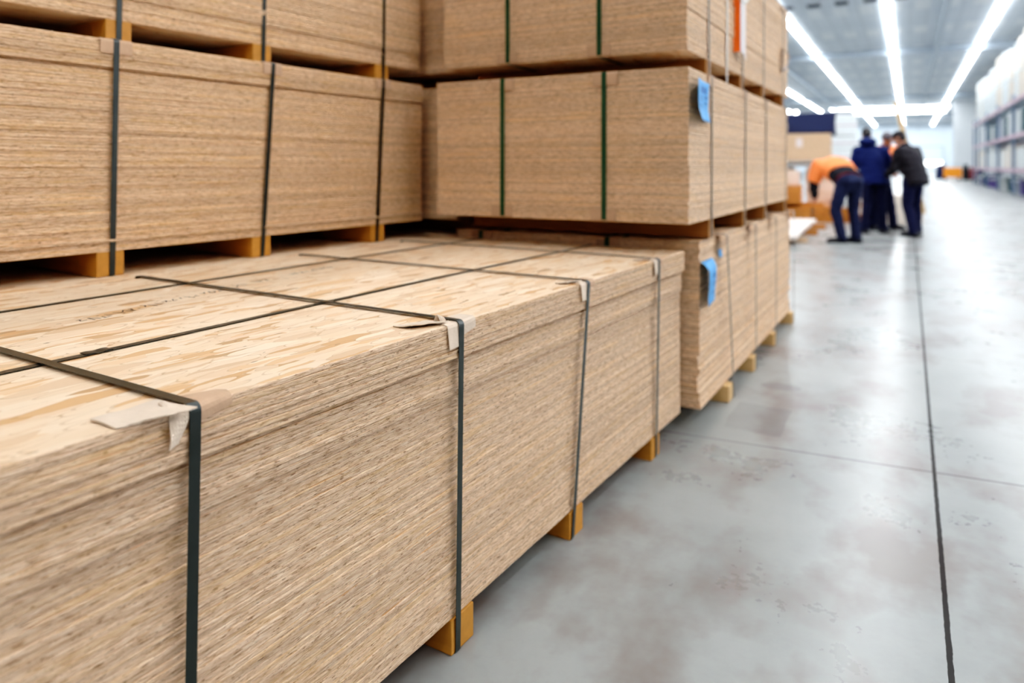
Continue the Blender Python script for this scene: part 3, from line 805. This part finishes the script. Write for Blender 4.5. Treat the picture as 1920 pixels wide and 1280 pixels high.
def strip_light(label, p0, p1, w=.26, seg=5.0, z=7.50, mat='light', split=0):
    p0, p1 = Vector(p0), Vector(p1); d = p1-p0; L = d.length; d.normalize(); n = Vector((-d.y, d.x, 0))
    root = empty('ceiling_light', ((p0.x+p1.x)/2, (p0.y+p1.y)/2, z), 0, label, 'ceiling light', 'strip lights under the ceiling')
    c = (p0+p1)/2
    runs = [(0, L, mat)] if not split else [(0, split-p0.y, mat), (split-p0.y, L, 'light_run')]
    for s0, s1, mt in runs:
      b = MB(); m = max(1, int((s1-s0)/seg))
      rings = []
      for i in range(m+1):
        q = p0+d*(s0+(s1-s0)*i/m)-c
        rings.append([(q.x-n.x*w/2, q.y-n.y*w/2, -.03), (q.x+n.x*w/2, q.y+n.y*w/2, -.03), (q.x+n.x*w/2, q.y+n.y*w/2, -.005), (q.x-n.x*w/2, q.y-n.y*w/2, -.005)])
      b.loft(rings); b.build('diffuser', M[mt], root)
    b = MB(); a = p0-c; e = p1-c
    b.loft([[(q.x-n.x*w*.4, q.y-n.y*w*.4, -.004), (q.x+n.x*w*.4, q.y+n.y*w*.4, -.004), (q.x+n.x*w*.4, q.y+n.y*w*.4, .049), (q.x-n.x*w*.4, q.y-n.y*w*.4, .049)] for q in (a, e)])
    b.build('housing', M['steel_grey'], root)
for lab, x in (('long strip light furthest left, its end just right of the aisle tower', -9.05), ('long strip light starting beside the top of the aisle tower', -4.68),
               ('long strip light running down the middle of the aisle', -.76), ('long strip light running above the right hand storage rack', 3.25)):
    strip_light(lab, (x, {-9.05:6,-4.68:3,-.76:2,3.25:1}[x], 7.5), (x, 128, 7.5), split=26)
for lab, x in (('unseen strip light added as fill beyond the storage rack, nearer one', 7.3), ('unseen strip light added as fill along the right wall beyond the storage rack', 11.2)):
    strip_light(lab, (x, 0, 7.5), (x, 44, 7.5), mat='fill_side')  # added out of frame to light the upright board faces from the right
for lab, x in (('unseen warm strip light added as fill behind the viewpoint over the aisle', .6), ('unseen warm strip light added as fill behind the viewpoint beyond the aisle', 4.6)):
    strip_light(lab, (x, -13, 7.5), (x, -1.5, 7.5), mat='fill_warm', w=.34)  # added behind the camera to brighten and warm the tower end faces
for lab, y in (('nearest of the cross strip lights far down the hall', 88.2), ('middle one of the cross strip lights far down the hall', 92.2), ('furthest of the cross strip lights far down the hall', 96.6)):
    strip_light(lab, (-7.7, y, 7.4), (3.75, y, 7.4), w=.7, z=7.4, mat='light_far')
for i, (x, y, zl) in enumerate(((-9.6,63,6.2),(-8.7,63.3,5.6),(-9.0,70,6.0),(-7.0,66,5.55))):
    r = empty('hall_lamp', (x, y, zl), 0, f'small round white lamp above the navy covered pack, {ORD[i]} from the left', 'lamp', 'small far lamps')
    b = MB(); b.lathe([(.02,-.10),(.17,-.09),(.2,0),(.14,.06),(.05,.10)]); b.build('bulb', M['light_far'], r, smooth=True)
    b = MB(); b.tube([(0,0,.1),(0,0,ZC-zl-.001)], .015, 6); b.build('hanging_rod', M['steel_grey'], r)
# bright roller door opening low in the far wall
dr = empty('door_1', (2.0,139.9,0)); dr['kind'] = 'structure'
b = MB(); b.box((-3.2,-.05,0), (-2.9,.08,4.2)); b.box((2.9,-.05,0), (3.2,.08,4.2)); b.box((-3.2,-.05,4.2), (3.2,.08,4.5)); b.build('door_frame', M['steel_grey'], dr)
b = MB(); b.box((-2.9,0,1.9), (2.9,.04,4.2)); b.build('door_panel', M['wall_grey'], dr)
b = MB(); b.box((-2.9,.0,1.2), (2.9,.05,1.9)); b.build('door_window', M['glow'], dr)
b = MB(); b.box((-2.9,0,0), (2.9,.04,1.2)); b.build('door_panel', M['wall'], dr)

# ------------------------------------------------------------------ stock down the aisle
def lumpy(dim, amp, seed, seg=.12, fr=3.0, belly=0):
    """soft edged block, base centre at the origin"""
    b = MB(); W, D, Hh = dim
    b.box((-W/2,-D/2,0), (W/2,D/2,Hh), min(dim)*.06)
    es = [e for e in b.bm.edges if e.calc_length() > seg*1.5]
    bmesh.ops.subdivide_edges(b.bm, edges=es, cuts=6, use_grid_fill=True)
    o = Vector((seed*3.1, seed*1.7, seed*.9))
    for v in b.bm.verts:
        nv = noise.noise_vector(v.co*fr+o)
        v.co.x += nv.x*amp; v.co.y += nv.y*amp
        if v.co.z > .02: v.co.z += nv.z*amp
    return b

def pack(name, label, cat, loc, dim, mat, rz=0, amp=.012, seed=1, group=None, seams=0, seam_mat='timber'):
    b = lumpy(dim, amp, seed)
    if seams:
        root = empty(name, loc, rz, label, cat, group)
        b.build('wrapped_body', M[mat], root, smooth=True)
        for s in range(seams):
            z = dim[2]*(s+1)/(seams+1)
            q = MB(); q.box((-dim[0]/2-.012,-dim[1]/2-.012,z-.012), (dim[0]/2+.012,dim[1]/2+.012,z+.012), .004)
            q.build('band', M[seam_mat], root)
        return root
    o = b.build(name, M[mat], None, loc, rz, smooth=True)
    return tag(o, label, cat, group)

def beam_pack(label, cat, loc, dim, mat, rz, nx, nz, group=None):
    """stack of sawn timbers lying along y, ends showing; every timber a part"""
    root = empty('timber_pack', loc, rz, label, cat, group)
    W, D, Hh = dim
    r = random.Random(int(loc[0]*100))
    for i in range(nx):
        for j in range(nz):
            b = MB(); x0 = -W/2+W*i/nx; z0 = Hh*j/nz; e = r.uniform(-.03,.03)
            b.box((x0+.004,-D/2+e,z0+.002), (x0+W/nx-.004,D/2+e,z0+Hh/nz-.002), .004)
            b.build('timber', M[mat], root)
    return root

# row of white planks on sticks by the aisle tower
for i, (y, ln) in enumerate(((11.35,1.7),(12.7,1.6),(13.95,1.6))):
    b = MB(); b.box((-.9,-.05,0), (.72,.05,.085), .004)
    tag(b.build('timber_bearer', M['timber_brown'] if i else M['timber'], None, (-2.02, y, 0), radians(3)), f'short timber stick under the white planks, {ORD[i]} from the camera', 'stick', 'sticks under the planks')
for i in range(6):
    x = -2.63+i*.215; m = 'plank_pink' if i in (2,3) else 'plank_white'
    b = MB(); b.box((-.102,-1.85,0), (.102,1.85,.055), .004)
    tag(b.build('plank', M[m], None, (x, 12.62+.05*(i % 2), .0855), radians(1.8)),
        f"{'pinkish' if i in (2,3) else 'white'} planed plank lying beside the aisle tower, {ORD[5-i]} from the aisle", 'plank', 'planks laid out on sticks')
rE = radians(4)
beam_pack('brown sawn timbers stacked low behind the white planks, left block', 'timber', (-2.05,16.0,0), (.62,1.2,.29), 'timber_brown', rE, 3, 2)
beam_pack('brown sawn timbers stacked low behind the bending person', 'timber', (-1.39,16.2,0), (.66,1.2,.30), 'timber_brown', rE, 3, 2)
b = MB(); b.box((-.70,-.06,0), (.55,.06,.10), .004)
tag(b.build('timber_beam', M['timber_brown'], None, (-2.05,15.7,.2905), rE), 'brown beam laid across the left timber block', 'beam')
beam_pack('brown timber block standing on the cross beam beside the pale pack', 'timber', (-2.12,15.72,.391), (.42,.9,.34), 'timber_brown', rE, 2, 2)
pack('wrapped_pack', 'tall pale pinkish wrapped timber pack behind the bending person', 'pack', (-1.62,16.8,.302), (.62,1.0,.80), 'pink_film', rE, .012, 3, seams=2)
pack('wrapped_pack', 'white wrapped slab drooping over the brown timbers by the bending person', 'pack', (-1.12,15.95,.302), (.34,.66,.16), 'film', rE, .02, 4)
pack('wrapped_pack', 'pale brown wrapped block on the timber beside the pinkish pack', 'pack', (-2.15,15.78,.733), (.36,.8,.30), 'pink_film', rE, .012, 5)
pack('wrapped_pack', 'crumpled white film sheet pack below the beige timber bundle', 'pack', (-2.06,16.75,1.12), (1.2,1.2,.10), 'film', rE, .02, 6)
q = empty('timber_bundle', (-2.05,16.75,1.238), rE, 'beige timber bundle under the navy tarpaulin roll', 'timber')
for j in range(5):
    b = MB(); b.box((-.68,-.8,j*.112+.002), (.60+.01*(j % 2),.8,(j+1)*.112-.002), .005); b.build('timber', M['timber'], q)
b = MB(); b.box((-.05,-.815,.28), (.07,-.803,.46), .002); b.build('paper_label', M['white_paper'], q)
pack('tarpaulin_roll', 'navy tarpaulin wrapped bundle on top of the beige timber', 'tarpaulin', (-2.02,16.75,1.803), (1.30,1.5,.42), 'navy_tarp', rE, .03, 7)
pack('support_block', 'timber support block under the beige bundle hidden at the left', 'timber', (-2.55,17.25,0), (.6,.8,1.10), 'timber', rE, .006, 8)
# low packs behind the standing group
beam_pack('brown timbers low behind the standing person in the hooded jacket', 'timber', (-.72,15.75,0), (.44,1.0,.2), 'timber_brown', rE, 2, 1)
pack('wrapped_pack', 'white wrapped pack glimpsed between the legs of bending and hooded people', 'pack', (-.70,15.75,.202), (.38,.9,.36), 'film_cream', rE, .012, 9, seams=1, seam_mat='timber_brown')
pack('carton', 'small brown carton on the white pack between the two people', 'carton', (-.70,15.75,.580), (.3,.5,.2), 'pink_film', rE, .006, 10)
pack('wrapped_pack', 'white wrapped pack glimpsed between the legs of the hooded person', 'pack', (-.22,15.95,.002), (.38,.9,.58), 'film_cream', rE, .012, 11)
pack('wrapped_pack', 'low white wrapped pack behind the person in the dark jacket', 'pack', (.12,16.6,.002), (.20,.9,.42), 'film_cream', rE, .012, 12)
# white stock tower further back
for i in range(5):
    w = (.80,.86,.84,.86,.82)[i]
    pack('wrapped_pack', f'white film wrapped pack in the stack behind the hooded person, {ORD[i]} from top', 'pack',
         (-1.78,24.4,[2.02,1.62,1.22,.82,.02][i]), (w,1.0,[.66,.385,.385,.385,.79][i]), 'film', rE, .014, 20+i, 'white packs of the far stack', seams=1 if i < 4 else 0, seam_mat='mauve')
pack('cover_board', 'dark grey board lying on the far white stack', 'board', (-1.84,24.4,2.70), (.72,1.0,.10), 'carton_grey', rE, .006, 30)

# ------------------------------------------------------------------ storage rack on the right
XR = 3.62
rk = empty('storage_rack', (XR+.6, 43, 0), 0, 'long mauve beamed storage rack along the right of the aisle', 'rack')
ys = [29+2.8*i for i in range(10)]
for y in ys[::2]+ys[-1:]:
    for x in (-.58, .58):
        b = MB(); b.box((x-.05,y-43-.04,0), (x+.05,y-43+.04,3.95), .006); b.build('upright', M['rack_blue'], rk)
lev = (1.02, 2.36, 3.72)
for i in range(9):
    for l in lev:
        for x in (-.60, .60):
            b = MB(); b.box((x-.03,ys[i]-43+.045,l-.15), (x+.03,ys[i+1]-43-.045,l), .006); b.build('beam', M['mauve'], rk)
        b = MB(); b.box((-.56,ys[i]-43+.045,l-.03), (.56,ys[i+1]-43-.045,l-.002)); b.build('shelf_panel', M['steel_grey'], rk)
rr = random.Random(12)
cnt = 0
for i in range(9):
    for q in range(2):
        yc = ys[i]+.72+q*1.36; r = rr.uniform(.48,.56); hh = rr.uniform(2.1,2.65)*(1 if i else 1.0)
        root = empty('wrapped_roll', (XR+.62, yc, 3.722), 0, f'tall white film wrapped roll on top of the rack, {ORD[cnt]} from its near end', 'roll', 'white rolls on the rack top')
        b = MB(); b.lathe([(r*.5,0),(r*.97,0),(r,.04),(r*.98,hh*.5),(r,hh-.10),(r*.9,hh-.02),(r*.55,hh)], 22)
        b.build('roll_body', M['film'] if rr.random() < .5 else M['film_cream'], root, smooth=True)
        b = MB(); b.lathe([(r*1.01,hh*.44),(r*1.015,hh*.46),(r*1.01,hh*.48)], 22); b.build('band', M['carton_white'], root, smooth=True)
        cnt += 1
def box_good(name, label, cat, loc, dim, mat, group):
    root = empty(name, loc, 0, label, cat, group)
    b = MB(); b.box((-dim[0]/2,-dim[1]/2,0), (dim[0]/2,dim[1]/2,dim[2]), .01); b.build('carton_body', M[mat], root)
    b = MB(); b.box((-dim[0]/2-.003,-.04,dim[2]*.3), (dim[0]/2+.003,.04,dim[2]+.003), .001); b.build('tape', M['film'], root)
c1 = c2 = c0 = 0
for i in range(9):
    for q in range(2):
        yc = ys[i]+.74+q*1.32
        hh = rr.uniform(.75,1.08); m = rr.choice(['teal','teal','carton_white','carton_grey','carton_white'])
        nm = {'teal':'dark teal','carton_white':'white','carton_grey':'grey'}[m]
        box_good('carton', f'large {nm} carton on the upper rack shelf, {ORD[c1]} from the near end', 'carton', (XR+.58,yc,2.362), (1.0,rr.uniform(.8,1.15),hh), m, 'cartons on the upper shelf'); c1 += 1
        hh = rr.uniform(.7,1.05); m = rr.choice(['carton_white','carton_white','film_cream'])
        box_good('carton', f'pale carton on the middle rack shelf, {ORD[c2]} from the near end', 'carton', (XR+.58,yc,1.022), (1.0,rr.uniform(.95,1.2),hh), m, 'cartons on the middle shelf'); c2 += 1
        m = rr.choice(['film','carton_white','navy_plastic','purple','carton_grey','teal'])
        nm = {'film':'white','carton_white':'pale','navy_plastic':'navy','purple':'purple','carton_grey':'grey','teal':'teal'}[m]
        r = rr.uniform(.3,.42); hh = rr.uniform(.45,.72)
        root = empty('bucket', (XR+.45,yc,0), 0, f'{nm} bucket on the floor under the rack, {ORD[c0]} from the near end', 'bucket', 'buckets under the rack'); c0 += 1
        b = MB(); b.lathe([(r*.82,0),(r*.84,.02),(r,hh*.95),(r*1.05,hh*.95),(r*1.05,hh)], 18); b.build('bucket_body', M[m], root, smooth=True)
        b = MB(); b.lathe([(r*1.07,hh-.03),(r*1.07,hh+.02),(r*.95,hh+.035)], 18); b.build('lid', M['film'], root, smooth=True)

# far trolley and machines on the aisle floor
tr = empty('platform_trolley', (3.0, 66.5, 0), radians(4), 'orange platform trolley far down the aisle before the white partition', 'trolley')
b = MB(); b.box((-.62,-.4,.22), (.62,.4,1.0), .05); b.build('tray', M['orange_paint'], tr)
for x in (-.45,.45):
    for y in (-.3,.3):
        b = MB(); b.tube([(x-.04,y,.11),(x+.04,y,.11)], .11, 14); b.build('wheel', M['black'], tr)
b = MB(); b.tube([(-.55,.38,.9),(-.6,.45,1.25),(.6,.45,1.25),(.55,.38,.9)], .03, 8); b.build('handle', M['steel_grey'], tr)
def machine(name, label, loc, w, h, mat):
    r = empty(name, loc, radians(5), label, 'machine')
    b = MB(); b.loft([[(-w/2,-.35,.1),(w/2,-.35,.1),(w/2,.35,.1),(-w/2,.35,.1)], [(-w/2,-.35,h*.6),(w/2,-.35,h*.6),(w/2,.35,h*.6),(-w/2,.35,h*.6)], [(-w*.3,-.2,h),(w*.35,-.2,h),(w*.35,.2,h),(-w*.3,.2,h)]])
    b.build('machine_body', M[mat], r)
    for x in (-w*.3, w*.3):
        b = MB(); b.tube([(x,-.3,.11),(x,.3,.11)], .11, 12); b.build('wheel', M['black'], r)
machine('floor_machine', 'dark blue machine left of the orange trolley', (2.25,66.6,0), .7, 1.25, 'navy_plastic')
machine('floor_machine', 'black slim machine right of the orange trolley', (3.95,67.4,0), .36, 1.25, 'black')
machine('floor_machine', 'dark red machine second right of the orange trolley', (4.42,67.6,0), .5, 1.05, 'red_dark')
machine('floor_machine', 'black machine third right of the orange trolley', (4.98,68,0), .4, 1.15, 'navy_plastic')

# long plank held upright behind the person in the dark jacket
b = MB()
p0, p1 = Vector((.22,13.72,.34)), Vector((-.19,13.68,2.20))
d = (p1-p0).normalized(); x = d.cross(Vector((0,1,0))).normalized(); n = x.cross(d)
b.loft([[p+x*sx*.036+n*sy*.010 for sx, sy in ((-1,-1),(1,-1),(1,1),(-1,1))] for p in (p0, p0.lerp(p1,.5), p1)])
tag(b.build('held_plank', M['plank_long']), 'long yellow pine plank held upright behind the person in the dark jacket', 'plank')

# ------------------------------------------------------------------ world, camera
w = bpy.data.worlds.new('hall_air'); SC.world = w; w.use_nodes = True
bg = w.node_tree.nodes['Background']; bg.inputs[0].default_value = (.75,.85,1,1); bg.inputs[1].default_value = .3

for nm, y, e in (('far_wall_fill', 128.5, 2600),):  # added area light, brightens the far wall
    ld = bpy.data.lights.new(nm, 'AREA'); ld.shape = 'RECTANGLE'; ld.size = 30; ld.size_y = .6; ld.energy = e; ld.color = (.9,.96,1)
    lo = bpy.data.objects.new(nm, ld); COL.objects.link(lo); lo.location = (-6, y, 7.2); lo.rotation_euler = (radians(68), 0, 0)

cd = bpy.data.cameras.new('camera'); cam = bpy.data.objects.new('camera', cd); COL.objects.link(cam)
cam.location = (0, 0, H); cam.rotation_euler = (radians(90), 0, PSI)
cd.sensor_width = 36; cd.lens = 1351.5/1920*36
cd.shift_y = -(640-310.75)/1920
cd.clip_start = .05; cd.clip_end = 400
cd.dof.use_dof = True; cd.dof.focus_distance = 1.42; cd.dof.aperture_fstop = 1.9
SC.camera = cam
SC.view_settings.view_transform = 'Standard'
SC.view_settings.look = 'None'
SC.view_settings.exposure = 0
SC.view_settings.use_curve_mapping = True
cv = SC.view_settings.curve_mapping.curves[3]
for x, y in ((.02,.005),(.05,.024),(.10,.078),(.22,.215),(.55,.575)): cv.points.new(x, y)
SC.view_settings.curve_mapping.update()
SC.cycles.use_light_tree=False; SC.cycles.max_bounces = 6; SC.cycles.diffuse_bounces = 3; SC.cycles.glossy_bounces = 3
SC.cycles.use_denoising = True; SC.cycles.use_adaptive_sampling = True; SC.cycles.adaptive_threshold = .05; SC.cycles.adaptive_min_samples = 16
SC.cycles.sample_clamp_indirect = 6
